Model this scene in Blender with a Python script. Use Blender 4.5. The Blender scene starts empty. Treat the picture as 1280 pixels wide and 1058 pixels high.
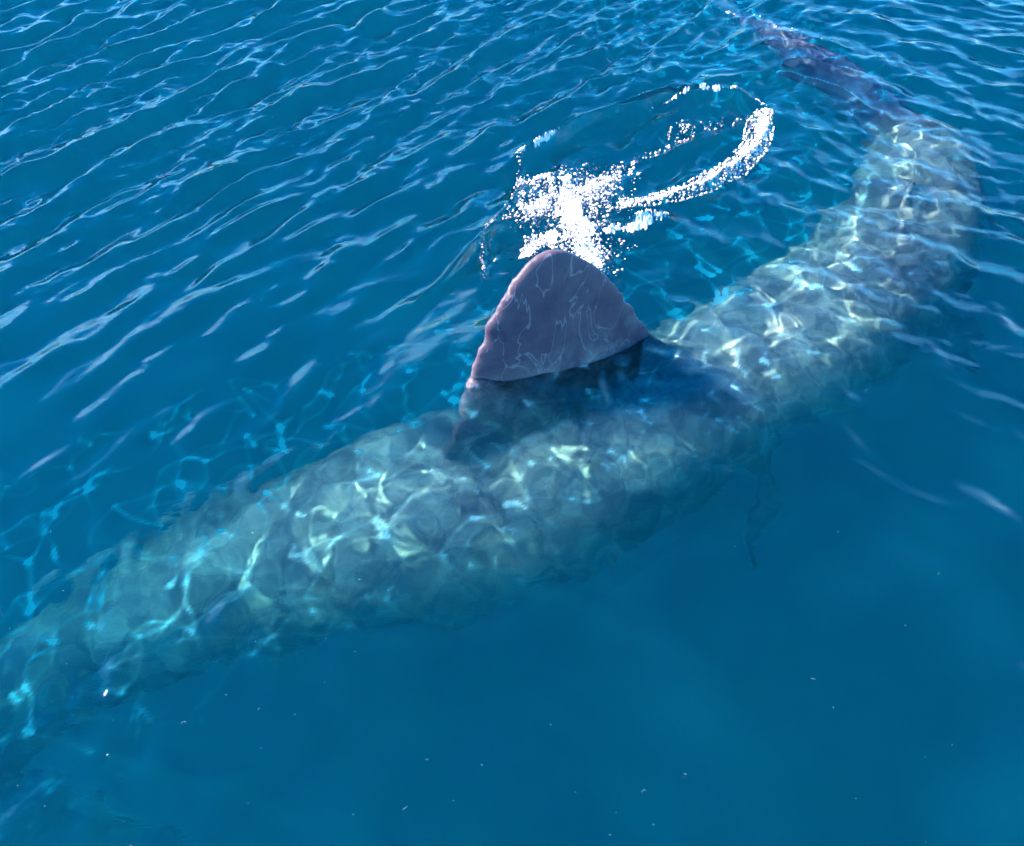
import bpy, bmesh, math, random
import numpy as np
from mathutils import Vector, Matrix

random.seed(7)
rng = np.random.default_rng(11)
scene = bpy.context.scene
col = scene.collection
R = math.radians

# ------------------------------------------------------------------ camera
CAM_H = 3.0
PITCH = 50.0
HFOV = 58.0
cam_d = bpy.data.cameras.new("camera")
cam = bpy.data.objects.new("camera", cam_d)
col.objects.link(cam)
cam.location = (0, 0, CAM_H)
cam.rotation_euler = (R(90 - PITCH), 0, 0)
cam_d.sensor_fit = 'HORIZONTAL'
cam_d.sensor_width = 36
cam_d.lens = 18 / math.tan(R(HFOV / 2))
cam_d.clip_start = 0.05
cam_d.clip_end = 2000
scene.camera = cam

# ------------------------------------------------------------------ light
SUN_EL, SUN_AZ = 44.0, -84.0          # azimuth measured from +Y, negative = to the left
w = bpy.data.worlds.new("World")
scene.world = w
w.use_nodes = True
nt = w.node_tree
for n in list(nt.nodes):
    nt.nodes.remove(n)
sky = nt.nodes.new('ShaderNodeTexSky')
sky.sky_type = 'NISHITA'
sky.sun_disc = False
sky.sun_elevation = R(SUN_EL)
sky.sun_rotation = R(SUN_AZ)
sky.air_density = 1.15
sky.dust_density = 0.3
sky.ozone_density = 8.0
bg = nt.nodes.new('ShaderNodeBackground')
bg.inputs['Strength'].default_value = 0.15
hs = nt.nodes.new('ShaderNodeHueSaturation')
hs.inputs['Saturation'].default_value = 1.85
wo = nt.nodes.new('ShaderNodeOutputWorld')
nt.links.new(sky.outputs[0], hs.inputs['Color'])
# unseen low cloud added to brighten reflections on the waves, thinning out overhead
wtc = nt.nodes.new('ShaderNodeTexCoord')
wmp = nt.nodes.new('ShaderNodeMapping'); wmp.inputs['Location'].default_value = (4.2, 1.7, 0.0); wmp.inputs['Scale'].default_value = (1.5, 1.5, 4.5)
wnz = nt.nodes.new('ShaderNodeTexNoise'); wnz.inputs['Scale'].default_value = 1.3; wnz.inputs['Detail'].default_value = 6.0; wnz.inputs['Roughness'].default_value = 0.55
nt.links.new(wtc.outputs['Generated'], wmp.inputs[0]); nt.links.new(wmp.outputs[0], wnz.inputs['Vector'])
wrp = nt.nodes.new('ShaderNodeMapRange'); wrp.interpolation_type = 'SMOOTHSTEP'
wrp.inputs['From Min'].default_value = 0.46; wrp.inputs['From Max'].default_value = 0.68
nt.links.new(wnz.outputs[0], wrp.inputs['Value'])
wsp = nt.nodes.new('ShaderNodeSeparateXYZ'); nt.links.new(wtc.outputs['Generated'], wsp.inputs[0])
wel = nt.nodes.new('ShaderNodeMapRange'); wel.interpolation_type = 'SMOOTHSTEP'
wel.inputs['From Min'].default_value = 0.60; wel.inputs['From Max'].default_value = 0.10
nt.links.new(wsp.outputs['Z'], wel.inputs['Value'])
wml = nt.nodes.new('ShaderNodeMath'); wml.operation = 'MULTIPLY'
nt.links.new(wrp.outputs[0], wml.inputs[0]); nt.links.new(wel.outputs[0], wml.inputs[1])
wmx = nt.nodes.new('ShaderNodeMix'); wmx.data_type = 'RGBA'; wmx.inputs[7].default_value = (3.6, 7.0, 11.0, 1)
nt.links.new(wml.outputs[0], wmx.inputs[0]); nt.links.new(hs.outputs[0], wmx.inputs[6])
nt.links.new(wmx.outputs[2], bg.inputs[0])
nt.links.new(bg.outputs[0], wo.inputs[0])

sd = bpy.data.lights.new("sun", 'SUN')
sd.energy = 5.0
sd.angle = R(0.53)
sd.color = (1.0, 0.95, 0.86)
sun = bpy.data.objects.new("sun", sd)
col.objects.link(sun)
sdir = Vector((math.sin(R(SUN_AZ)) * math.cos(R(SUN_EL)), math.cos(R(SUN_AZ)) * math.cos(R(SUN_EL)), math.sin(R(SUN_EL))))
sun.rotation_euler = sdir.to_track_quat('Z', 'Y').to_euler()
sun.location = sdir * 40

scene.view_settings.view_transform = 'Standard'
scene.view_settings.look = 'None'
scene.view_settings.gamma = 1
scene.view_settings.use_curve_mapping = False
scene.view_settings.exposure = 2.92

cy = scene.cycles
cy.max_bounces = 16
cy.diffuse_bounces = 3
cy.glossy_bounces = 4
cy.transmission_bounces = 8
cy.volume_bounces = 6
cy.transparent_max_bounces = 8
cy.caustics_refractive = True
cy.caustics_reflective = False
cy.sample_clamp_direct = 0
cy.sample_clamp_indirect = 1.5
cy.use_denoising = True
try:
    cy.denoiser = 'OPENIMAGEDENOISE'
    cy.denoising_prefilter = 'ACCURATE'
except Exception:
    pass

# ------------------------------------------------------------------ measuring
F = 640 / math.tan(R(HFOV / 2))
cp, sp = math.cos(R(PITCH)), math.sin(R(PITCH))


def ray(px, py):
    a, b = (px - 640) / F, (529 - py) / F
    return Vector((a, cp + b * sp, -sp + b * cp)).normalized()


def at(px, py, z=0.0):
    """where the line of sight through a photo point meets the height z (bent at the water surface below 0)"""
    d = ray(px, py)
    if z >= 0:
        t = (CAM_H - z) / -d.z
        return Vector((0, 0, CAM_H)) + d * t
    p = Vector((0, 0, CAM_H)) + d * (CAM_H / -d.z)
    h = Vector((d.x, d.y, 0))
    s = h.length / 1.333
    h.normalize()
    dz = math.sqrt(1 - s * s)
    return p + (h * s + Vector((0, 0, -dz))) * (-z / dz)


# ------------------------------------------------------------------ node helpers
def new_mat(name):
    m = bpy.data.materials.new(name)
    m.use_nodes = True
    t = m.node_tree
    for n in list(t.nodes):
        t.nodes.remove(n)
    out = t.nodes.new('ShaderNodeOutputMaterial')
    return m, t, out


def N(t, kind, **kw):
    n = t.nodes.new(kind)
    for k, v in kw.items():
        if k.startswith('i_'):
            n.inputs[k[2:].replace('_', ' ')].default_value = v
        else:
            setattr(n, k, v)
    return n


def link_obj(name, me, mat=None, parent=None):
    o = bpy.data.objects.new(name, me)
    col.objects.link(o)
    if mat:
        me.materials.append(mat)
    if parent:
        o.parent = parent
    return o


def mesh_from(name, v, f, smooth=True):
    v = np.asarray(v, dtype=np.float32)
    f = np.asarray(f, dtype=np.int32)
    me = bpy.data.meshes.new(name)
    me.vertices.add(len(v))
    me.vertices.foreach_set('co', v.ravel())
    k = f.shape[1]
    me.loops.add(f.size)
    me.loops.foreach_set('vertex_index', f.ravel())
    me.polygons.add(len(f))
    me.polygons.foreach_set('loop_start', np.arange(0, f.size, k, dtype=np.int32))
    me.polygons.foreach_set('use_smooth', np.full(len(f), smooth))
    me.update(calc_edges=True)
    me.validate()
    return me


# ------------------------------------------------------------------ waves
def spectrum_field(n, size, crest_deg, lmin, lmax, peak, spread, seed, noise=0.0):
    """periodic height field with wave crests running along crest_deg; rms slope normalised to 1"""
    r = np.random.default_rng(seed)
    k1 = np.fft.fftfreq(n, size / n) * 2 * np.pi
    kx, ky = np.meshgrid(k1, k1, indexing='xy')
    k = np.hypot(kx, ky)
    k[0, 0] = 1e-9
    th = np.arctan2(ky, kx)
    d = th - R(crest_deg + 90)
    c = np.abs(np.cos(d))
    lam = 2 * np.pi / k
    amp = np.exp(-0.5 * (np.log(lam / peak) / 0.55) ** 2) * (c ** spread + noise) * k ** -1.6
    amp *= (lam > lmin) & (lam < lmax)
    ph = r.normal(size=(n, n)) + 1j * r.normal(size=(n, n))
    spec = amp * ph
    h = np.real(np.fft.ifft2(spec))
    gx = np.real(np.fft.ifft2(1j * kx * spec))
    gy = np.real(np.fft.ifft2(1j * ky * spec))
    s = math.sqrt((gx ** 2 + gy ** 2).mean())
    return h / s


def sample(field, size, x, y):
    n = field.shape[0]
    u = (x / size * n) % n
    v = (y / size * n) % n
    i0 = np.floor(u).astype(int); j0 = np.floor(v).astype(int)
    fu = u - i0; fv = v - j0
    fu = fu * fu * (3 - 2 * fu) * 0.25 + fu * 0.75
    fv = fv * fv * (3 - 2 * fv) * 0.25 + fv * 0.75
    i0 %= n; j0 %= n
    i1 = (i0 + 1) % n; j1 = (j0 + 1) % n
    return (field[j0, i0] * (1 - fu) * (1 - fv) + field[j0, i1] * fu * (1 - fv)
            + field[j1, i0] * (1 - fu) * fv + field[j1, i1] * fu * fv)


SZ = 20.48
f_left = spectrum_field(1024, SZ, 50, 0.06, 1.2, 0.24, 9, 3, 0.03)
f_left2 = spectrum_field(1024, SZ, 40, 0.04, 0.3, 0.10, 4, 4, 0.08)
f_right = spectrum_field(1024, SZ, -33, 0.07, 1.6, 0.28, 8, 5, 0.04)
f_right2 = spectrum_field(1024, SZ, -12, 0.04, 0.4, 0.12, 4, 6, 0.06)
f_cell = spectrum_field(1024, SZ, 100, 0.04, 0.5, 0.14, 6, 9, 0.12)
f_iso = spectrum_field(1024, SZ, 10, 0.12, 1.0, 0.38, 0, 8, 1.0)


def sstep(a, b, x):
    t = np.clip((x - a) / (b - a), 0, 1)
    return t * t * (3 - 2 * t)


def polyline(pts, n=None):
    """world xy samples along a photo polyline"""
    P = [at(*p) for p in pts]
    P = np.array([[q.x, q.y] for q in P])
    d = np.r_[0, np.cumsum(np.hypot(*np.diff(P, axis=0).T))]
    m = n or max(8, int(d[-1] / 0.012))
    t = np.linspace(0, d[-1], m)
    # catmull-like smoothing by dense linear + box filter
    q = np.c_[np.interp(t, d, P[:, 0]), np.interp(t, d, P[:, 1])]
    for _ in range(6):
        q[1:-1] = (q[:-2] + 2 * q[1:-1] + q[2:]) / 4
    return q


# (photo polyline, height, half width, taper)
RIDGES = [
    ([(645, 196), (690, 170), (750, 145), (830, 124), (900, 119), (960, 132)], 0.040, 0.045),
    ([(520, 386), (558, 352), (592, 312), (618, 286), (650, 276)], 0.035, 0.030),
    ([(652, 205), (650, 235), (640, 262), (612, 285)], 0.022, 0.025),
    ([(606, 300), (604, 330), (606, 362)], 0.015, 0.018),
    ([(610, 322), (635, 334), (662, 330)], 0.022, 0.022),
    ([(745, 296), (790, 286), (830, 276)], 0.045, 0.050),
    ([(762, 265), (830, 255), (890, 235), (940, 195), (962, 150)], 0.030, 0.040),
    ([(755, 65), (765, 100), (800, 95), (820, 60)], 0.014, 0.030),
    ([(780, 205), (830, 190), (880, 172), (930, 155)], 0.016, 0.030),
    ([(940, 60), (1000, 52), (1060, 62)], 0.020, 0.030),
    ([(960, 85), (1010, 78), (1070, 96)], 0.020, 0.030),
    ([(880, 105), (960, 92), (1040, 112), (1110, 150)], 0.020, 0.035),
    ([(660, 285), (690, 300), (720, 310), (748, 330)], 0.020, 0.030),
]
# photo centre, half length, half width (m), angle deg, depth
HOLES = [
    ((720, 190), 0.62, 0.26, 30, -0.045),
    ((860, 195), 0.60, 0.22, 28, -0.040),
    ((645, 300), 0.14, 0.09, 20, -0.035),
    ((852, 163), 0.12, 0.07, 20, -0.030),
    ((820, 350), 0.5, 0.25, 10, -0.015),
    ((585, 470), 0.42, 0.30, 70, 0.12),
    ((800, 425), 0.26, 0.16, 20, -0.035),
]


CHAIN = polyline([(-100, 930), (60, 840), (290, 720), (480, 640), (650, 580), (800, 500), (940, 420), (1055, 335), (1120, 260), (1150, 190), (1110, 110)], 60)


def body_zone(x, y):
    d = np.full(len(x), 1e9)
    k = (np.abs(x) < 5) & (y > 0) & (y < 9)
    for qx, qy in CHAIN:
        d[k] = np.minimum(d[k], (x[k] - qx) ** 2 + (y[k] - qy) ** 2)
    return 1 - sstep(0.35, 1.0, np.sqrt(d))


def height(x, y):
    # the shark's line splits the two wave trains
    wl = 1 - sstep(-0.9, 1.6, x - 0.55 * (y - 3.2))
    wr = 1 - wl
    far = sstep(1.6, 5.5, y)
    gust = 0.75 + 0.5 * sample(f_iso, SZ, x * 0.13 + 3, y * 0.13 + 5) / 0.12
    gust = np.clip(gust, 0.45, 1.35)
    h = 0.165 * wl * sample(f_left, SZ, x, y) * (0.6 + 1.9 * far)
    h += 0.13 * wl * sample(f_left2, SZ, x, y) * (0.3 + 1.7 * far) * gust
    h += 0.085 * wr * sample(f_right, SZ, x, y) * (1.15 + 0.75 * far)
    h += 0.08 * wr * sample(f_right2, SZ, x, y) * (0.35 + 1.5 * far) * gust
    h += 0.075 * wr * sample(f_iso, SZ, x, y) + 0.05 * wl * sample(f_iso, SZ, x, y) + 0.095 * body_zone(x, y) * sample(f_cell, SZ, x, y)
    h = h * (1 + 0.12 * sstep(0.2, -1.6, x) * sstep(3.2, 5.2, y))
    near = (np.abs(x) < 6) & (y > 1) & (y < 12)
    xs, ys = x[near], y[near]
    add = np.zeros_like(xs)
    for (c, a, b, ang, d) in HOLES:
        p = at(*c)
        dx, dy = xs - p.x, ys - p.y
        ca, sa = math.cos(R(ang)), math.sin(R(ang))
        u = (dx * ca + dy * sa) / a
        v = (-dx * sa + dy * ca) / b
        r2 = u * u + v * v
        add += d * (np.exp(-r2 ** 1.5) if d < 0 else np.exp(-r2))
        if d < 0 and b > 0.06 and c[1] < 400:
            add += -d * 0.10 * np.exp(-r2 * 0.25) * np.sin(np.sqrt(r2) * 11)
    for (pts, hh, ww) in RIDGES:
        q = polyline(pts)
        lo = q.min(0) - 5 * ww; hi = q.max(0) + 5 * ww
        m = (xs > lo[0]) & (xs < hi[0]) & (ys > lo[1]) & (ys < hi[1])
        mx, my = xs[m], ys[m]
        best = np.full(len(mx), 1e9); tt = np.zeros(len(mx))
        for i, (qx, qy) in enumerate(q):
            dd = (mx - qx) ** 2 + (my - qy) ** 2
            k = dd < best
            best[k] = dd[k]; tt[k] = i / max(1, len(q) - 1)
        taper = np.sin(np.pi * np.clip(tt * 0.9 + 0.05, 0, 1)) ** 0.6
        add[m] += 2.2 * hh * taper * np.exp(-np.sqrt(best) / ww * 1.1 - best / ww ** 2 * 0.5)
    h = h.copy()
    h[near] += add
    # calm down far outside the frame
    r = np.hypot(x, y - 4)
    return h * (1 - 0.5 * sstep(15, 60, r))


def axis(lo, hi, step, outer, grow=1.12):
    c = list(np.arange(lo, hi + step / 2, step))
    s = step; a = lo
    left = []
    while a > -outer:
        s *= grow; a -= s; left.append(a)
    s = step; b = hi
    right = []
    while b < outer:
        s *= grow; b += s; right.append(b)
    return np.array(left[::-1] + c + right)


# sunlight focused by the ripples: rays of the sun are bent at a rippled surface, landed FOCUS metres
# further down and counted; the water surface passes more sun where they crowd together
def focus_map(n, size, seed, depth, slope):
    r = np.random.default_rng(seed)
    k1 = np.fft.fftfreq(n, size / n) * 2 * np.pi
    kx, ky = np.meshgrid(k1, k1, indexing='xy')
    k = np.hypot(kx, ky); k[0, 0] = 1e-9
    lam = 2 * np.pi / k
    amp = np.exp(-0.5 * (np.log(lam / 0.21) / 0.45) ** 2) * k ** -2.0 * (lam > 0.08) * (lam < 1.5)
    th = np.arctan2(ky, kx)
    amp = amp * (0.55 + 0.45 * np.cos(2 * (th - R(SUN_AZ + 60))))
    spec = amp * (r.normal(size=(n, n)) + 1j * r.normal(size=(n, n)))
    sx_ = np.real(np.fft.ifft2(1j * kx * spec)); sy_ = np.real(np.fft.ifft2(1j * ky * spec))
    q = slope / math.sqrt((sx_ ** 2 + sy_ ** 2).mean())
    sx_ *= q; sy_ *= q
    img = np.zeros(n * n)
    jj, ii_ = np.mgrid[0:n, 0:n]
    for a in (0.0, 0.5):
        for b_ in (0.0, 0.5):
            # bilinear slopes at the sub-cell position
            def bl(f):
                f1 = np.roll(f, -1, 1); f2 = np.roll(f, -1, 0); f3 = np.roll(f1, -1, 0)
                return f * (1 - a) * (1 - b_) + f1 * a * (1 - b_) + f2 * (1 - a) * b_ + f3 * a * b_
            px_ = ii_ + a - bl(sx_) * 0.25 * depth / (size / n)
            py_ = jj + b_ - bl(sy_) * 0.25 * depth / (size / n)
            i0 = np.floor(px_).astype(np.int64); j0 = np.floor(py_).astype(np.int64)
            fu = (px_ - i0).ravel(); fv = (py_ - j0).ravel()
            i0 = i0.ravel(); j0 = j0.ravel()
            for di, dj, wt in ((0, 0, (1 - fu) * (1 - fv)), (1, 0, fu * (1 - fv)), (0, 1, (1 - fu) * fv), (1, 1, fu * fv)):
                img += np.bincount(((j0 + dj) % n) * n + (i0 + di) % n, weights=wt, minlength=n * n)
    img = img.reshape(n, n)
    return img / img.mean()


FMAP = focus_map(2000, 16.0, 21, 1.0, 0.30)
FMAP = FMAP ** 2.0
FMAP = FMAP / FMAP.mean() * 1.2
print('focus', np.percentile(FMAP, [5, 50, 90, 99, 99.9]))

gx = axis(-4.4, 4.4, 0.0105, 150)
gy = axis(0.2, 9.2, 0.0105, 150)
X, Y = np.meshgrid(gx, gy)
Z = height(X.ravel(), Y.ravel()).reshape(X.shape)
nx, ny = len(gx), len(gy)
V = np.c_[X.ravel(), Y.ravel(), Z.ravel()]
idx = np.arange(nx * ny).reshape(ny, nx)
quads = np.stack([idx[:-1, :-1], idx[:-1, 1:], idx[1:, 1:], idx[1:, :-1]], -1).reshape(-1, 4)
# closed block of water: skirt and underside
DEEP = -14.0
ring = np.r_[idx[0, :], idx[1:, -1], idx[-1, -2::-1], idx[-2:0:-1, 0]]
low = V[ring].copy(); low[:, 2] = DEEP
base = len(V)
nr = len(ring)
ii = np.arange(nr)
skirt = np.stack([ring, base + ii, base + (ii + 1) % nr, ring[(ii + 1) % nr]], -1)
V = np.vstack([V, low, [[0, 4, DEEP]]])
cidx = len(V) - 1
me = bpy.data.meshes.new('water')
allf = np.vstack([quads, skirt]).astype(np.int32)
tri = np.stack([np.full(nr, cidx), base + (ii + 1) % nr, base + ii], -1).astype(np.int32)
me.vertices.add(len(V)); me.vertices.foreach_set('co', V.astype(np.float32).ravel())
loops = np.r_[allf.ravel(), tri.ravel()]
me.loops.add(len(loops)); me.loops.foreach_set('vertex_index', loops)
me.polygons.add(len(allf) + nr)
ls = np.r_[np.arange(len(allf)) * 4, len(allf) * 4 + np.arange(nr) * 3].astype(np.int32)
me.polygons.foreach_set('loop_start', ls)
sm = np.ones(len(allf) + nr, bool); sm[len(quads):] = False
me.polygons.foreach_set('use_smooth', sm)
me.update(calc_edges=True)

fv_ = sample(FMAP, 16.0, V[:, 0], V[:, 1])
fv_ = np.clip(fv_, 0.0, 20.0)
# caustic pattern painted into the surface tint, in a band sunward of the shark
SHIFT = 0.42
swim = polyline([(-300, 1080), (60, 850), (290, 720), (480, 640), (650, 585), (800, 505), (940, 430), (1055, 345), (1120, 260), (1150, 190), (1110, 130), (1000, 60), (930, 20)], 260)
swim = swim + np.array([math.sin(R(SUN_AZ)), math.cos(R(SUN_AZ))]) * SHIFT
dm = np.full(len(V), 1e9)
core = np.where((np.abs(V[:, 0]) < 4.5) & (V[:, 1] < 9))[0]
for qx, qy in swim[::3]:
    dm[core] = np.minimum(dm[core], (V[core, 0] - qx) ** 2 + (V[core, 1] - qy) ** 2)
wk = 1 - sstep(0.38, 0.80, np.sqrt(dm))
co_ = np.clip(0.26 + 0.5 * sample(f_iso, SZ, V[:, 0] * 0.55, V[:, 1] * 0.55) / f_iso.std(), 0.05, 3) * (1 - sstep(2.6, 4.0, V[:, 1])) + 0.3 * sstep(2.6, 4.0, V[:, 1])  # uneven surface tint put in to cast light shafts in the near water
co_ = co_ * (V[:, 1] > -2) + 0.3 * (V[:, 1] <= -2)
hot = at(1010, 330)          # bright caustic patch painted into the surface tint over the rear back
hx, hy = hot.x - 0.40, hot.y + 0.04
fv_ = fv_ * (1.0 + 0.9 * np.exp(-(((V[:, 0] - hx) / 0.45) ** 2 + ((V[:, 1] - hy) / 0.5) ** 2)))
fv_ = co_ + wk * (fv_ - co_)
at_ = me.attributes.new('focus', 'FLOAT', 'POINT')
at_.data.foreach_set('value', fv_.astype(np.float32))

m_water, t, out = new_mat("sea_water")
THROUGH = 0.13
fr = N(t, 'ShaderNodeFresnel', i_IOR=1.333)
refl = N(t, 'ShaderNodeBsdfGlossy', i_Roughness=0.02)
refr = N(t, 'ShaderNodeBsdfRefraction', i_IOR=1.333, i_Roughness=0.0)
trn = N(t, 'ShaderNodeBsdfTransparent')
fa = N(t, 'ShaderNodeAttribute', attribute_name='focus')
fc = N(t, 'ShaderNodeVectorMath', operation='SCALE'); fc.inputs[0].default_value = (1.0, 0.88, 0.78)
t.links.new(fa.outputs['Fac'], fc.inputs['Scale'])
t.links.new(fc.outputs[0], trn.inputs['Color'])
m1 = N(t, 'ShaderNodeMixShader'); m1.inputs[0].default_value = THROUGH
m2 = N(t, 'ShaderNodeMixShader')
t.links.new(fr.outputs[0], m2.inputs[0]); t.links.new(refr.outputs[0], m2.inputs[1]); t.links.new(refl.outputs[0], m2.inputs[2])
t.links.new(m2.outputs[0], m1.inputs[1]); t.links.new(trn.outputs[0], m1.inputs[2])
ge = N(t, 'ShaderNodeNewGeometry')
nz = N(t, 'ShaderNodeTexNoise', i_Scale=14.0, i_Detail=5.0, i_Roughness=0.6)
mp = N(t, 'ShaderNodeMapping'); mp.inputs['Rotation'].default_value = (0, 0, R(-45)); mp.inputs['Scale'].default_value = (0.45, 1.3, 1)
t.links.new(ge.outputs['Position'], mp.inputs['Vector'])
t.links.new(mp.outputs[0], nz.inputs['Vector'])
bp = N(t, 'ShaderNodeBump', i_Strength=0.25, i_Distance=0.01)
t.links.new(nz.outputs[0], bp.inputs['Height'])
for q_ in (fr, refl, refr):
    t.links.new(bp.outputs[0], q_.inputs['Normal'])
t.links.new(m1.outputs[0], out.inputs['Surface'])
va = N(t, 'ShaderNodeVolumeAbsorption', i_Density=1.25)
va.inputs['Color'].default_value = (0.0, 0.795, 0.825, 1)
vs = N(t, 'ShaderNodeVolumeScatter', i_Density=0.12, i_Anisotropy=0.1)
vs.inputs['Color'].default_value = (0.03, 0.74, 1.0, 1)
ad = N(t, 'ShaderNodeAddShader')
t.links.new(va.outputs[0], ad.inputs[0]); t.links.new(vs.outputs[0], ad.inputs[1])
t.links.new(ad.outputs[0], out.inputs['Volume'])
water = link_obj('water', me, m_water)
water['kind'] = 'structure'

# seabed
m_bed, t, out = new_mat("dark_silt")
b = N(t, 'ShaderNodeBsdfDiffuse'); nzb = N(t, 'ShaderNodeTexNoise', i_Scale=0.4)
cr = N(t, 'ShaderNodeMix', data_type='RGBA')
cr.inputs[6].default_value = (0.05, 0.07, 0.06, 1); cr.inputs[7].default_value = (0.09, 0.11, 0.09, 1)
t.links.new(nzb.outputs[0], cr.inputs[0]); t.links.new(cr.outputs[2], b.inputs['Color'])
t.links.new(b.outputs[0], out.inputs['Surface'])
sx = np.linspace(-149, 149, 90)
SXg, SYg = np.meshgrid(sx, sx)
sz = -12 + 0.35 * sample(f_iso, SZ, SXg * 0.05, SYg * 0.05) / 0.1
si = np.arange(8100).reshape(90, 90)
seabed = link_obj('seabed', mesh_from('seabed', np.c_[SXg.ravel(), SYg.ravel(), sz.ravel()],
                  np.stack([si[:-1, :-1], si[:-1, 1:], si[1:, 1:], si[1:, :-1]], -1).reshape(-1, 4)), m_bed)
seabed['kind'] = 'structure'

# ------------------------------------------------------------------ shark
# photo point of the body axis, depth of axis, half width, half height
SPINE = [
    (-470, 1230, -1.62, 0.03, 0.03),
    (-430, 1190, -1.58, 0.15, 0.13),
    (-330, 1110, -1.50, 0.30, 0.26),
    (-200, 1030, -1.40, 0.42, 0.38),
    (-70, 900, -1.50, 0.27, 0.30),
    (70, 820, -1.30, 0.25, 0.28),
    (290, 722, -1.04, 0.37, 0.40),
    (480, 660, -0.90, 0.48, 0.49),
    (650, 610, -0.86, 0.51, 0.50),
    (800, 530, -0.80, 0.48, 0.47),
    (940, 455, -0.72, 0.44, 0.43),
    (1062, 372, -0.66, 0.44, 0.40),
    (1136, 284, -0.60, 0.41, 0.36),
    (1152, 208, -0.52, 0.33, 0.29),
    (1122, 152, -0.44, 0.19, 0.20),
    (1085, 112, -0.28, 0.09, 0.14),
]
ctrl = np.array([list(at(p[0], p[1], p[2])) + [p[3], p[4]] for p in SPINE])


def catmull(P, m):
    Q = np.vstack([2 * P[0] - P[1], P, 2 * P[-1] - P[-2]])
    outp = []
    for i in range(len(P) - 1):
        a, b_, c, d = Q[i:i + 4]
        for s in np.linspace(0, 1, m, endpoint=False):
            outp.append(0.5 * ((2 * b_) + (-a + c) * s + (2 * a - 5 * b_ + 4 * c - d) * s * s + (-a + 3 * b_ - 3 * c + d) * s ** 3))
    outp.append(P[-1])
    return np.array(outp)


sp_pts = catmull(ctrl, 12)
arc = np.r_[0, np.cumsum(np.linalg.norm(np.diff(sp_pts[:, :3], axis=0), axis=1))]
BODY_LEN = arc[-1]
print("BODY_LEN", BODY_LEN)
ROLL = 10.0


def frame(s):
    """position, forward (towards nose), left, up, half width, half height at arc length s from the nose"""
    p = np.array([np.interp(s, arc, sp_pts[:, k]) for k in range(5)])
    e = 0.08
    q1 = np.array([np.interp(max(0, s - e), arc, sp_pts[:, k]) for k in range(3)])
    q2 = np.array([np.interp(min(arc[-1], s + e), arc, sp_pts[:, k]) for k in range(3)])
    f = Vector(q1 - q2).normalized()
    up = Vector((0, 0, 1))
    left = up.cross(f).normalized()
    up = f.cross(left).normalized()
    rot = Matrix.Rotation(R(ROLL), 3, f)   # back leans away from the boat
    return Vector(p[:3]), f, rot @ left, rot @ up, p[3], p[4]


bm = bmesh.new()
NS, NR = 120, 40
prev = None
for i in range(NS + 1):
    s = BODY_LEN * i / NS
    p, f, l, u, hw, hh = frame(s)
    ringv = []
    for j in range(NR):
        a = 2 * math.pi * j / NR
        ca, sa = math.cos(a), math.sin(a)
        ex = 0.92
        x_ = math.copysign(abs(ca) ** ex, ca) * hw
        z_ = math.copysign(abs(sa) ** ex, sa) * hh * (1.0 if sa > 0 else 1.05)
        ringv.append(bm.verts.new(p + l * x_ + u * z_))
    if prev:
        for j in range(NR):
            bm.faces.new((prev[j], prev[(j + 1) % NR], ringv[(j + 1) % NR], ringv[j]))
    else:
        bm.faces.new(ringv)
    prev = ringv
bm.faces.new(prev[::-1])


def fin(bm, lead, trail, side, th, m=14):
    """blade between a leading and a trailing 3D curve, lens-shaped in section"""
    n = len(lead)
    rings = []
    for i in range(n):
        L, T = lead[i], trail[i]
        tk = th[i]
        rr = []
        for j in range(m + 1):
            x = j / m
            prof = 2.2 * (math.sqrt(x + 0.003) * (1 - x) ** 0.75) * 0.72 + 0.10 * (1 - abs(2 * x - 1))
            rr.append((L.lerp(T, x), prof * tk + 0.006))
        a = [bm.verts.new(c + side * d) for c, d in rr]
        b2 = [bm.verts.new(c - side * d) for c, d in rr]
        rings.append(a + b2[::-1])
    k = len(rings[0])
    for i in range(n - 1):
        for j in range(k):
            bm.faces.new((rings[i][j], rings[i][(j + 1) % k], rings[i + 1][(j + 1) % k], rings[i + 1][j]))
    bm.faces.new(rings[0][::-1])
    bm.faces.new(rings[-1])


def curve2(pts, n):
    P = np.array(pts, float)
    Q = catmull(P, 10)
    d = np.r_[0, np.cumsum(np.linalg.norm(np.diff(Q, axis=0), axis=1))]
    t_ = np.linspace(0, d[-1], n)
    return np.stack([np.interp(t_, d, Q[:, k]) for k in range(Q.shape[1])], 1)


def plane_hit(px, py, origin, normal):
    """line of sight against a plane; bent at z = 0 if the hit lies below the water"""
    c = Vector((0, 0, CAM_H)); d = ray(px, py)
    t_ = (origin - c).dot(normal) / d.dot(normal)
    q = c + d * t_
    if q.z >= 0:
        return q
    p0 = c + d * (CAM_H / -d.z)
    h_ = Vector((d.x, d.y, 0)); s_ = h_.length / 1.333; h_.normalize()
    d2 = h_ * s_ + Vector((0, 0, -math.sqrt(1 - s_ * s_)))
    t_ = (origin - p0).dot(normal) / d2.dot(normal)
    return p0 + d2 * t_


# dorsal fin: find arc length nearest the base centre
def s_near(pt):
    return arc[np.argmin(((sp_pts[:, :2] - np.array([pt.x, pt.y])) ** 2).sum(1))]


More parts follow.
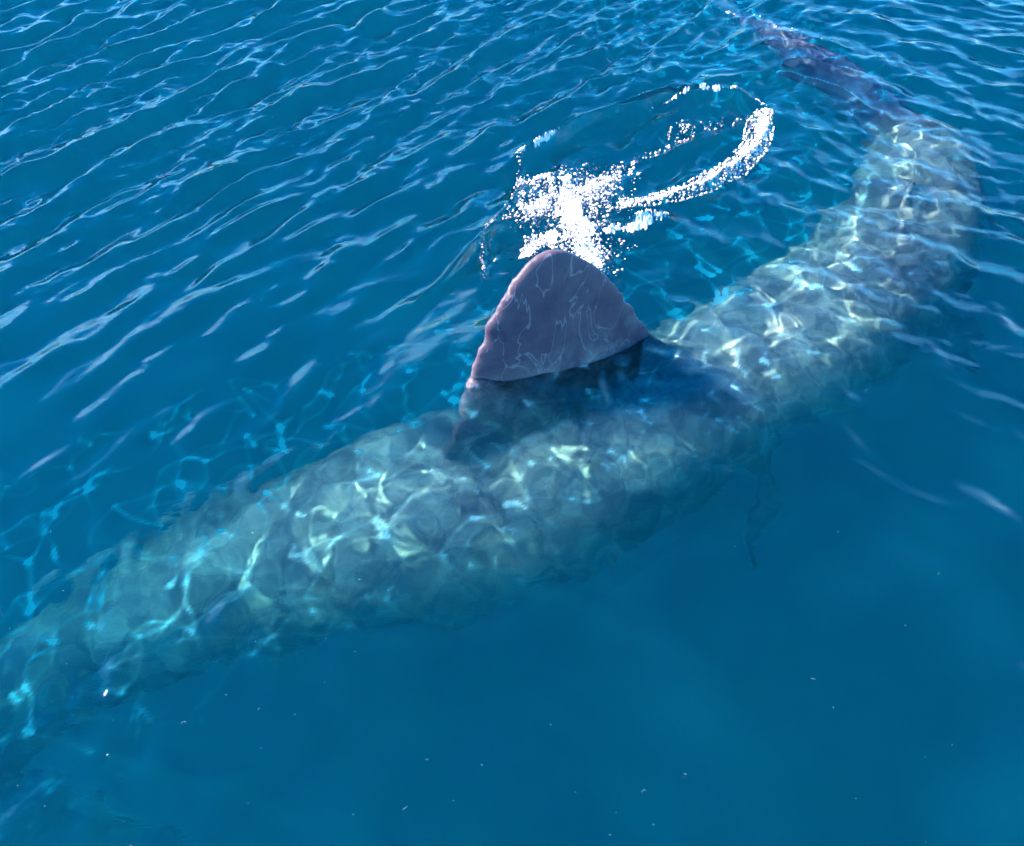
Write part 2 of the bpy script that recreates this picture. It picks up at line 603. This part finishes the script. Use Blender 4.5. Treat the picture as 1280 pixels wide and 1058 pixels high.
sD = s_near(at(690, 570, -0.7))
pD, fD, lD, uD, hwD, hhD = frame(sD)
print("dorsal at", sD, "of", BODY_LEN)
baseD = pD + uD * (hhD * 0.8)
FINN = lD.copy()
lead_px = [(556, 585), (566, 545), (580, 500), (592, 455), (608, 410), (632, 365), (660, 328), (684, 313)]
trail_px = [(828, 492), (884, 439), (836, 427), (806, 406), (780, 368), (756, 342), (728, 322), (704, 312)]
Lw = [plane_hit(x, y, baseD, FINN) for x, y in lead_px]
Tw = [plane_hit(x, y, baseD, FINN) for x, y in trail_px]
for a_, b_ in zip(Lw, Tw):
    print("fin", [round(c, 2) for c in a_], [round(c, 2) for c in b_])
Lc = [Vector(v) for v in curve2([list(v) for v in Lw], 44)]
Tc = [Vector(v) for v in curve2([list(v) for v in Tw], 44)]
for i in range(2, 42):
    dd_ = (Tc[i] - Lc[i]).normalized()
    Lc[i] = Lc[i] + dd_ * (0.006 * math.sin(i * 1.9) + 0.007 * random.uniform(-1, 1) + (0.018 if i in (12, 26) else 0))
    Tc[i] = Tc[i] + dd_ * (0.005 * math.sin(i * 2.3) + 0.006 * random.uniform(-1, 1) - (0.025 if i in (17, 30) else 0))
fin(bm, Lc, Tc, FINN, [0.075 * (1 - i / 43) ** 0.7 + 0.014 for i in range(44)])


def body_fin(s, ang, chord, span, sweep, tipchord, th, lift=0.0, curve=0.0, n=14, inset=0.7):
    """fin rooted on the flank: ang from the left side (0) up (90), measured in the section"""
    p, f, l, u, hw, hh = frame(s)
    a = R(ang)
    o_dir = (l * math.cos(a) + u * math.sin(a)).normalized()
    root = p + l * math.cos(a) * hw * inset + u * math.sin(a) * hh * inset
    nrm = f.cross(o_dir).normalized()
    L_, T_, tk = [], [], []
    for i in range(n):
        v = i / (n - 1)
        c = chord * (1 - v) + tipchord * v
        c *= 1 - 0.9 * max(0, v - 0.8) * 2.2
        off = -sweep * (v + curve * v * v)
        L_.append(root + o_dir * span * v + f * (chord * 0.5 + off) + nrm * lift * v * v)
        T_.append(root + o_dir * span * v + f * (chord * 0.5 + off - c) + nrm * lift * v * v)
        tk.append(th * (1 - v) + 0.008)
    fin(bm, L_, T_, nrm, tk)


# pectorals, pelvics, claspers, second dorsal, anal
s_head = arc[3 * 12]
body_fin(s_head + 0.2, -38, 0.62, 1.25, 0.62, 0.20, 0.055, 0.0, 0.2)
body_fin(s_head + 0.2, 218, 0.62, 1.25, 0.62, 0.20, 0.055, 0.0, 0.2)
s_pel = s_near(at(980, 470, -0.7))
body_fin(s_pel - 0.1, -60, 0.30, 0.80, -0.30, 0.10, 0.035, 0.0, 0.3)
body_fin(s_pel - 0.1, 240, 0.30, 0.80, -0.30, 0.10, 0.035, 0.0, 0.3)
s_v2 = s_near(at(1115, 330, -0.6))
body_fin(s_v2, -50, 0.48, 0.62, 0.10, 0.22, 0.035, 0.0, 0.2)
body_fin(s_v2, 230, 0.48, 0.62, 0.10, 0.22, 0.035, 0.0, 0.2)
s_d2 = s_near(at(1110, 260, -0.45))
body_fin(s_d2, 90, 0.30, 0.17, 0.18, 0.10, 0.03, 0, 0.3, inset=0.8)
s_an = s_near(at(1150, 330, -0.5))
body_fin(s_an + 0.15, -88, 0.36, 0.30, 0.25, 0.08, 0.03, 0, 0.3, inset=0.8)
# claspers
p, f, l, u, hw, hh = frame(s_pel + 0.25)
for sgn in (1, -1):
    a0 = p + l * sgn * 0.10 - u * hh * 0.7
    pr = None
    for i in range(13):
        v = i / 12
        c = a0 - f * 0.62 * v - u * (0.16 * v) + l * sgn * 0.10 * v
        r_ = 0.045 * (1 - 0.55 * v) * (1 if i < 12 else 0.4)
        rr = [bm.verts.new(c + l * math.cos(2 * math.pi * j / 10) * r_ + u * math.sin(2 * math.pi * j / 10) * r_) for j in range(10)]
        if pr:
            for j in range(10):
                bm.faces.new((pr[j], pr[(j + 1) % 10], rr[(j + 1) % 10], rr[j]))
        else:
            bm.faces.new(rr)
        pr = rr
    bm.faces.new(pr[::-1])

# caudal fin: upper lobe sweeps to the surface, lower lobe hangs below
pT, fT, lT, uT, _, _ = frame(BODY_LEN - 0.05)
up_lead = [at(1128, 138, -0.36), at(1104, 100, -0.20), at(1060, 72, -0.12), at(1005, 44, -0.06), at(950, 22, -0.12), at(912, 12, -0.10)]
up_trail = [at(1090, 170, -0.52), at(1050, 130, -0.50), at(1015, 100, -0.40), at(975, 70, -0.28), at(940, 36, -0.18), at(918, 20, -0.13)]
Lc = [Vector(v) for v in curve2([list(v) for v in up_lead], 20)]
Tc = [Vector(v) for v in curve2([list(v) for v in up_trail], 20)]
sd_ = (Lc[10] - Lc[0]).cross(Tc[6] - Lc[6]).normalized()
fin(bm, Lc, Tc, sd_, [0.055 * (1 - i / 19) + 0.012 for i in range(20)])
lo_lead = [at(1128, 150, -0.34), at(1110, 150, -0.65), at(1060, 140, -0.95), at(1020, 125, -1.15)]
lo_trail = [at(1070, 118, -0.45), at(1040, 120, -0.70), at(1020, 122, -0.95), at(1005, 120, -1.12)]
Lc = [Vector(v) for v in curve2([list(v) for v in lo_lead], 12)]
Tc = [Vector(v) for v in curve2([list(v) for v in lo_trail], 12)]
sd_ = (Lc[8] - Lc[0]).cross(Tc[3] - Lc[3]).normalized()
fin(bm, Lc, Tc, sd_, [0.05 * (1 - i / 11) + 0.010 for i in range(12)])

bmesh.ops.recalc_face_normals(bm, faces=bm.faces)
raw = bpy.data.meshes.new('shark_raw')
bm.to_mesh(raw); bm.free()
tmp = bpy.data.objects.new('shark_tmp', raw)
col.objects.link(tmp)
md = tmp.modifiers.new('r', 'REMESH'); md.mode = 'VOXEL'; md.voxel_size = 0.014; md.use_smooth_shade = True
ms = tmp.modifiers.new('s', 'SMOOTH'); ms.factor = 0.5; ms.iterations = 4
dg = bpy.context.evaluated_depsgraph_get()
body_me = bpy.data.meshes.new_from_object(tmp.evaluated_get(dg))
bpy.data.objects.remove(tmp)
body_me.name = 'basking_shark'
print("shark verts", len(body_me.vertices))
body_me.polygons.foreach_set('use_smooth', np.ones(len(body_me.polygons), bool))

co = np.empty(len(body_me.vertices) * 3, np.float32); body_me.vertices.foreach_get('co', co); co = co.reshape(-1, 3)
dmin = np.full(len(co), 1e9); rad = np.zeros(len(co))
for k in range(0, len(sp_pts), 2):
    d_ = np.linalg.norm(co - sp_pts[k, :3], axis=1)
    b_ = d_ < dmin
    dmin[b_] = d_[b_]; rad[b_] = sp_pts[k, 4]
dark = 0.45 * sstep(1.04, 1.25, dmin / rad) + 0.55 * sstep(1.5, 2.2, dmin / rad)
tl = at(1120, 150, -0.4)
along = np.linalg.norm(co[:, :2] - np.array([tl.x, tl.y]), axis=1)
dark = np.maximum(dark, sstep(-0.05, 0.30, co[:, 1] - tl.y + 0.22) * 2.0)  # shade on the tail put into its skin colour
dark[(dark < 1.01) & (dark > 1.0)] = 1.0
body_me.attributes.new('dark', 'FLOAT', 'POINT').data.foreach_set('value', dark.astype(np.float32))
m_skin, t, out = new_mat("shark_skin")
pb = N(t, 'ShaderNodeBsdfPrincipled', i_Roughness=0.55, i_Specular_IOR_Level=0.25)
tc = N(t, 'ShaderNodeTexCoord')
n1 = N(t, 'ShaderNodeTexNoise', i_Scale=2.6, i_Detail=7.0, i_Roughness=0.62, i_Distortion=0.6)
n2 = N(t, 'ShaderNodeTexNoise', i_Scale=11.0, i_Detail=6.0, i_Roughness=0.65, i_Distortion=0.4)
t.links.new(tc.outputs['Object'], n1.inputs['Vector']); t.links.new(tc.outputs['Object'], n2.inputs['Vector'])
r1 = N(t, 'ShaderNodeValToRGB'); r1.color_ramp.elements[0].position = 0.36; r1.color_ramp.elements[1].position = 0.66
r1.color_ramp.elements[0].color = (0.030, 0.028, 0.045, 1); r1.color_ramp.elements[1].color = (0.25, 0.225, 0.185, 1)
r2 = N(t, 'ShaderNodeValToRGB'); r2.color_ramp.elements[0].position = 0.42; r2.color_ramp.elements[1].position = 0.62
r2.color_ramp.elements[0].color = (0.38, 0.38, 0.45, 1); r2.color_ramp.elements[1].color = (1.3, 1.25, 1.2, 1)
t.links.new(n1.outputs[0], r1.inputs[0]); t.links.new(n2.outputs[0], r2.inputs[0])
mx = N(t, 'ShaderNodeMix', data_type='RGBA', blend_type='MULTIPLY'); mx.inputs[0].default_value = 1
t.links.new(r1.outputs[0], mx.inputs[6]); t.links.new(r2.outputs[0], mx.inputs[7])
da = N(t, 'ShaderNodeAttribute', attribute_name='dark')
rd = N(t, 'ShaderNodeValToRGB'); rd.color_ramp.elements[0].position = 0.35; rd.color_ramp.elements[1].position = 0.7
rd.color_ramp.elements[0].color = (0.022, 0.014, 0.026, 1); rd.color_ramp.elements[1].color = (0.080, 0.046, 0.050, 1)
nmx = N(t, 'ShaderNodeMath', operation='MULTIPLY_ADD'); nmx.inputs[1].default_value = 0.45
t.links.new(n2.outputs[0], nmx.inputs[0])
nm2 = N(t, 'ShaderNodeMath', operation='MULTIPLY'); nm2.inputs[1].default_value = 0.58
t.links.new(n1.outputs[0], nm2.inputs[0]); t.links.new(nm2.outputs[0], nmx.inputs[2])
t.links.new(nmx.outputs[0], rd.inputs[0])
sv = N(t, 'ShaderNodeMapping'); sv.inputs['Rotation'].default_value = (0.3, 0.5, 0.4); sv.inputs['Scale'].default_value = (2.2, 0.5, 0.9)
t.links.new(tc.outputs['Object'], sv.inputs['Vector'])
ns = N(t, 'ShaderNodeTexNoise', i_Scale=3.0, i_Detail=3.0, i_Distortion=1.0)
t.links.new(sv.outputs[0], ns.inputs['Vector'])
rs = N(t, 'ShaderNodeValToRGB'); rs.color_ramp.elements[0].position = 0.490; rs.color_ramp.elements[1].position = 0.5
rs.color_ramp.elements[1].color = (0.28, 0.28, 0.28, 1)
e_ = rs.color_ramp.elements.new(0.51); e_.color = (0, 0, 0, 1)
rs.color_ramp.elements[0].color = (0, 0, 0, 1)
t.links.new(ns.outputs[0], rs.inputs[0])
mx3 = N(t, 'ShaderNodeMix', data_type='RGBA')
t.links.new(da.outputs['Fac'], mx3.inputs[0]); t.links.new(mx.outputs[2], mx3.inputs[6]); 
mxs = N(t, 'ShaderNodeMix', data_type='RGBA'); mxs.inputs[7].default_value = (0.34, 0.24, 0.23, 1)
t.links.new(rs.outputs[0], mxs.inputs[0]); t.links.new(rd.outputs[0], mxs.inputs[6])
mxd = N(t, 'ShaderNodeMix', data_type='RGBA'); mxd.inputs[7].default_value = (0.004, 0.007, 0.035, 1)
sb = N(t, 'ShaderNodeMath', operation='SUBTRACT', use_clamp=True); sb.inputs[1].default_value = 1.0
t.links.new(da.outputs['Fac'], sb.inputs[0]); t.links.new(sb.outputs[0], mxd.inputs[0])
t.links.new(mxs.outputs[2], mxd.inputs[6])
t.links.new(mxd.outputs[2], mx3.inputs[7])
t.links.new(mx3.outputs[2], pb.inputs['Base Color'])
n3 = N(t, 'ShaderNodeTexNoise', i_Scale=160.0, i_Detail=3.0)
t.links.new(tc.outputs['Object'], n3.inputs['Vector'])
bp = N(t, 'ShaderNodeBump', i_Strength=0.35, i_Distance=0.004)
t.links.new(n3.outputs[0], bp.inputs['Height']); t.links.new(bp.outputs[0], pb.inputs['Normal'])
t.links.new(pb.outputs[0], out.inputs['Surface'])
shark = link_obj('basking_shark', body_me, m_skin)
shark['label'] = 'huge mottled grey shark just below the surface, tall dorsal fin poking out'
shark['category'] = 'shark'

# ------------------------------------------------------------------ foam
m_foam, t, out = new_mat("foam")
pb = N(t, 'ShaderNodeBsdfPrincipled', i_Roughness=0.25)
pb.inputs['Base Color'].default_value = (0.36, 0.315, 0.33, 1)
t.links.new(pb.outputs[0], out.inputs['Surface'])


def ico(sub):
    b_ = bmesh.new(); bmesh.ops.create_icosphere(b_, subdivisions=sub, radius=1)
    v = np.array([list(x.co) for x in b_.verts]); f = np.array([[q.index for q in x.verts] for x in b_.faces]); b_.free()
    return v, f


ICO1, ICO2 = ico(1), ico(2)


def gauss(cx, cy, sx_, sy_, n, ang=0):
    g = rng.normal(size=(n, 2)) * [sx_, sy_]
    a = R(ang)
    return np.c_[cx + g[:, 0] * math.cos(a) + g[:, 1] * math.sin(a), cy - g[:, 0] * math.sin(a) + g[:, 1] * math.cos(a)]


def along_px(pts, n, widths, power=1.0):
    P = curve2([list(p_) + [w_] for p_, w_ in zip(pts, widths)], 200)
    t_ = rng.random(n) ** power * 199
    i = t_.astype(int)
    q = P[i]
    d = np.gradient(P[:, :2], axis=0)[i]
    nrm = np.c_[-d[:, 1], d[:, 0]] / np.linalg.norm(d, axis=1)[:, None]
    off = rng.normal(size=n).clip(-1.6, 1.6) * q[:, 2] * 0.55
    return q[:, :2] + nrm * off[:, None]




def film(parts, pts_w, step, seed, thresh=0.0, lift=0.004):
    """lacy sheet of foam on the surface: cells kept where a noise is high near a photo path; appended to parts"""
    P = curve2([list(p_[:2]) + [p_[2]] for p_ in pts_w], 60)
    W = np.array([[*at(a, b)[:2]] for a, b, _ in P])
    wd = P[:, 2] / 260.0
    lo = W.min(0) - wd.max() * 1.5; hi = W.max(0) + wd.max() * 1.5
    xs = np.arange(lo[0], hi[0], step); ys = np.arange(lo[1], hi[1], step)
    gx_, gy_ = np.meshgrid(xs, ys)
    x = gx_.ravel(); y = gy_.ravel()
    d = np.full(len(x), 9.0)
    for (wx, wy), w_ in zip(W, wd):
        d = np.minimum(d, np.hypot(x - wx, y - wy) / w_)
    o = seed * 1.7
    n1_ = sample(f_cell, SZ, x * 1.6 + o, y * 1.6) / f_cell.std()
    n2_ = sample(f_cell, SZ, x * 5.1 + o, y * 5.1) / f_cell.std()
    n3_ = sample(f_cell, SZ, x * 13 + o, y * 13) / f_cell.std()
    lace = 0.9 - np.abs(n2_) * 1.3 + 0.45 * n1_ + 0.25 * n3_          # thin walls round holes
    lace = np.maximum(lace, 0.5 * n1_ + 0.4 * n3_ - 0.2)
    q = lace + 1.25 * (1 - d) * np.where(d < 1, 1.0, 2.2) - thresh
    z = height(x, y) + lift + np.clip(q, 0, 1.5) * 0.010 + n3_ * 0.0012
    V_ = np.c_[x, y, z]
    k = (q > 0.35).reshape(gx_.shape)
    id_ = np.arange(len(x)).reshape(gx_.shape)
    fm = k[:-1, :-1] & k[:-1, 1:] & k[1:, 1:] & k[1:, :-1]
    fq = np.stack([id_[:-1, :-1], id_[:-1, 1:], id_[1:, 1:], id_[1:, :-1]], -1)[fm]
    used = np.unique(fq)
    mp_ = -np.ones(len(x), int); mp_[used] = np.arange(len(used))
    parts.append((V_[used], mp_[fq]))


def foam_object(name, films, pts, rad, lift, label, template=None):
    vs_, fs_ = [], []
    base_ = 0
    for v, f in films:
        t3 = np.vstack([f[:, [0, 1, 2]], f[:, [0, 2, 3]]])
        vs_.append(v); fs_.append(t3 + base_); base_ += len(v)
    if len(pts):
        P = np.array([[*at(px, py)[:2]] for px, py in pts])
        z = height(P[:, 0], P[:, 1]) + lift
        v, f = template or ICO1
        n = len(P)
        v = np.tile(v, (n, 1, 1)) * (1 + 0.22 * rng.normal(size=(n, len(v), 1)).clip(-1.5, 1.5))
        v = v * (rad[:, None] * (0.6 + 0.9 * rng.random((n, 3))))[:, None, :]
        v += np.c_[P, z + rad * 0.4][:, None, :]
        vs_.append(v.reshape(-1, 3)); fs_.append((np.arange(n)[:, None, None] * v.shape[1] + f[None]).reshape(-1, 3) + base_)
    o = link_obj(name, mesh_from(name, np.vstack(vs_), np.vstack(fs_)), m_foam)
    o['kind'] = 'stuff'; o['label'] = label
    return o


def thin(P, keepv, kx=0.012, ky=0.018):
    k = sample(f_cell, SZ, P[:, 0] * kx, P[:, 1] * ky) / f_cell.std() + rng.normal(size=len(P)) * 0.6 > keepv
    return P[k]


def sizes(n, big=0.007):
    return 0.0012 + big * rng.random(n) ** 4


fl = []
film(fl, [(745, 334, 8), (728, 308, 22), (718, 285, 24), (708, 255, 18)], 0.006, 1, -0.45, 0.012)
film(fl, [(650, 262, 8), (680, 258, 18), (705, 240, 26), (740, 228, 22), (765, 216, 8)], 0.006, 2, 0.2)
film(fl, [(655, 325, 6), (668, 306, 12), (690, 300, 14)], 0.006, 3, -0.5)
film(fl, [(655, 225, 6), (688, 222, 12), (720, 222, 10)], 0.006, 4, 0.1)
P_ = np.vstack([gauss(722, 300, 15, 14, 1300, 10), thin(gauss(708, 255, 26, 15, 2000, 8), 0), gauss(738, 236, 16, 14, 900), gauss(676, 262, 18, 6, 500, 25),
                thin(gauss(690, 226, 20, 7, 500), 0), thin(gauss(664, 228, 9, 5, 200), 0), gauss(742, 332, 9, 8, 350), gauss(664, 306, 5, 6, 160), gauss(770, 312, 14, 12, 50)])
n_ = len(P_)
lf = 0.07 * rng.random(n_) ** 3 * (P_[:, 1] > 235)
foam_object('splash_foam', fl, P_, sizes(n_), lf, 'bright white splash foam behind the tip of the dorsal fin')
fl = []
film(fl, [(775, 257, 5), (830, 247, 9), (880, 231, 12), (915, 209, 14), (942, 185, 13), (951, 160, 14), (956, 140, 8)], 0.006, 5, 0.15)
film(fl, [(752, 298, 3), (785, 292, 7), (815, 283, 7), (832, 276, 3)], 0.006, 7, -0.2, 0.003)  # white glint on the water shaped as a thin foam film
P_ = np.vstack([thin(along_px([(775, 257), (830, 248), (880, 231), (915, 209), (942, 185), (950, 160), (958, 138)], 8000, [8, 12, 16, 19, 18, 20, 12], 0.8), 0.0, 0.03, 0.04),
                thin(along_px([(720, 262), (760, 262), (800, 256)], 500, [12, 9, 7]), 0.2)])
n_ = len(P_)
foam_object('foam_arc_and_glint', fl, P_, sizes(n_), 0.010 * rng.random(n_), 'curved band of pinkish white bubbles right of the splash, plus a glint in foam')
ang_ = rng.random(260) * 2 * math.pi
P_ = np.vstack([thin(np.c_[853 + 13 * np.cos(ang_) + rng.normal(size=260) * 2.5, 162 - 8 * np.sin(ang_) + rng.normal(size=260) * 2.5], -0.3),
                thin(along_px([(868, 156), (900, 151), (930, 146), (955, 137)], 160, [5, 6, 4, 5]), 0.3),
                thin(along_px([(740, 216), (790, 198), (840, 176)], 300, [10, 8, 5]), 0.2), thin(gauss(770, 213, 14, 6, 300), 0.1),
                thin(along_px([(652, 190), (654, 212), (650, 236), (648, 262)], 300, [6, 9, 9, 10]), 0.1),
                thin(along_px([(690, 212), (730, 204), (800, 206)], 120, [12, 12, 12]), 0.2)])
n_ = len(P_)
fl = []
film(fl, [(640, 197, 2), (668, 184, 4), (700, 168, 2)], 0.006, 8, -0.1, 0.002)  # bright reflection on the wave crest, built as a thin white film
film(fl, [(815, 136, 1.5), (860, 124, 3), (905, 121, 3), (940, 126, 2), (962, 136, 1.5)], 0.006, 9, 0.0, 0.002)  # second crest reflection, built as a white film too
foam_object('bubbles_and_crest_glints', fl, P_, sizes(n_, 0.006), 0.004 * rng.random(n_), 'loose bubbles strung round the swirl above the foam arc, plus crest glints in foam')
P_ = thin(along_px([(645, 268), (620, 282), (603, 296), (602, 318), (606, 355)], 260, [6, 6, 4, 3, 2], 1.6), 0)
foam_object('thin_foam_line', [], P_, sizes(len(P_), 0.004), 0.003 * rng.random(len(P_)), 'thin line of droplets on the ripple left of the dorsal fin')
P_ = thin(along_px([(908, 12), (935, 20), (965, 30), (1005, 44)], 90, [6, 6, 5, 4], 1.8), 0.3)
foam_object('tail_foam', [], P_, sizes(len(P_), 0.005), 0.002 * rng.random(len(P_)), 'few white bubbles where the tail tip touches the surface')

# ------------------------------------------------------------------ drifting specks
m_speck, t, out = new_mat("pale_speck")
pb = N(t, 'ShaderNodeBsdfPrincipled', i_Roughness=0.4)
pb.inputs['Base Color'].default_value = (0.8, 0.82, 0.7, 1)
t.links.new(pb.outputs[0], out.inputs['Surface'])
vv, ff = [], []
for k in range(50):
    px = rng.uniform(0, 1280); py = 640 + 418 * rng.random() ** 0.7
    if k % 9 == 0:
        py = rng.uniform(420, 1050)
    c = at(px, py, -0.03 - 0.12 * rng.random())
    a = rng.uniform(-0.6, 1.2) + (math.pi if rng.random() < .5 else 0)
    L = 0.003 + 0.018 * rng.random() ** 4; r_ = 0.0007 + 0.0009 * rng.random()
    p = np.array(c); m = int(rng.integers(2, 5))
    prev_ = None
    for j in range(m + 1):
        b0 = len(vv)
        rr_ = r_ * (0.5 if j in (0, m) else 1)
        vv += [[p[0] + rr_, p[1], p[2]], [p[0], p[1] + rr_, p[2]], [p[0] - rr_, p[1], p[2] + rr_], [p[0], p[1] - rr_, p[2] - rr_ * 0.3]]
        if prev_ is not None:
            ff += [[prev_ + q, prev_ + (q + 1) % 4, b0 + (q + 1) % 4, b0 + q] for q in range(4)]
        else:
            ff.append([b0, b0 + 1, b0 + 2, b0 + 3])
        prev_ = b0
        a += rng.normal() * 0.7
        p = p + np.array([math.cos(a), math.sin(a), rng.normal() * 0.2]) * L / m
    ff.append([prev_ + 3, prev_ + 2, prev_ + 1, prev_])
specks = link_obj('drifting_specks', mesh_from('drifting_specks', vv, ff), m_speck)
specks['kind'] = 'stuff'; specks['label'] = 'tiny pale specks drifting in the green water in front of the shark'
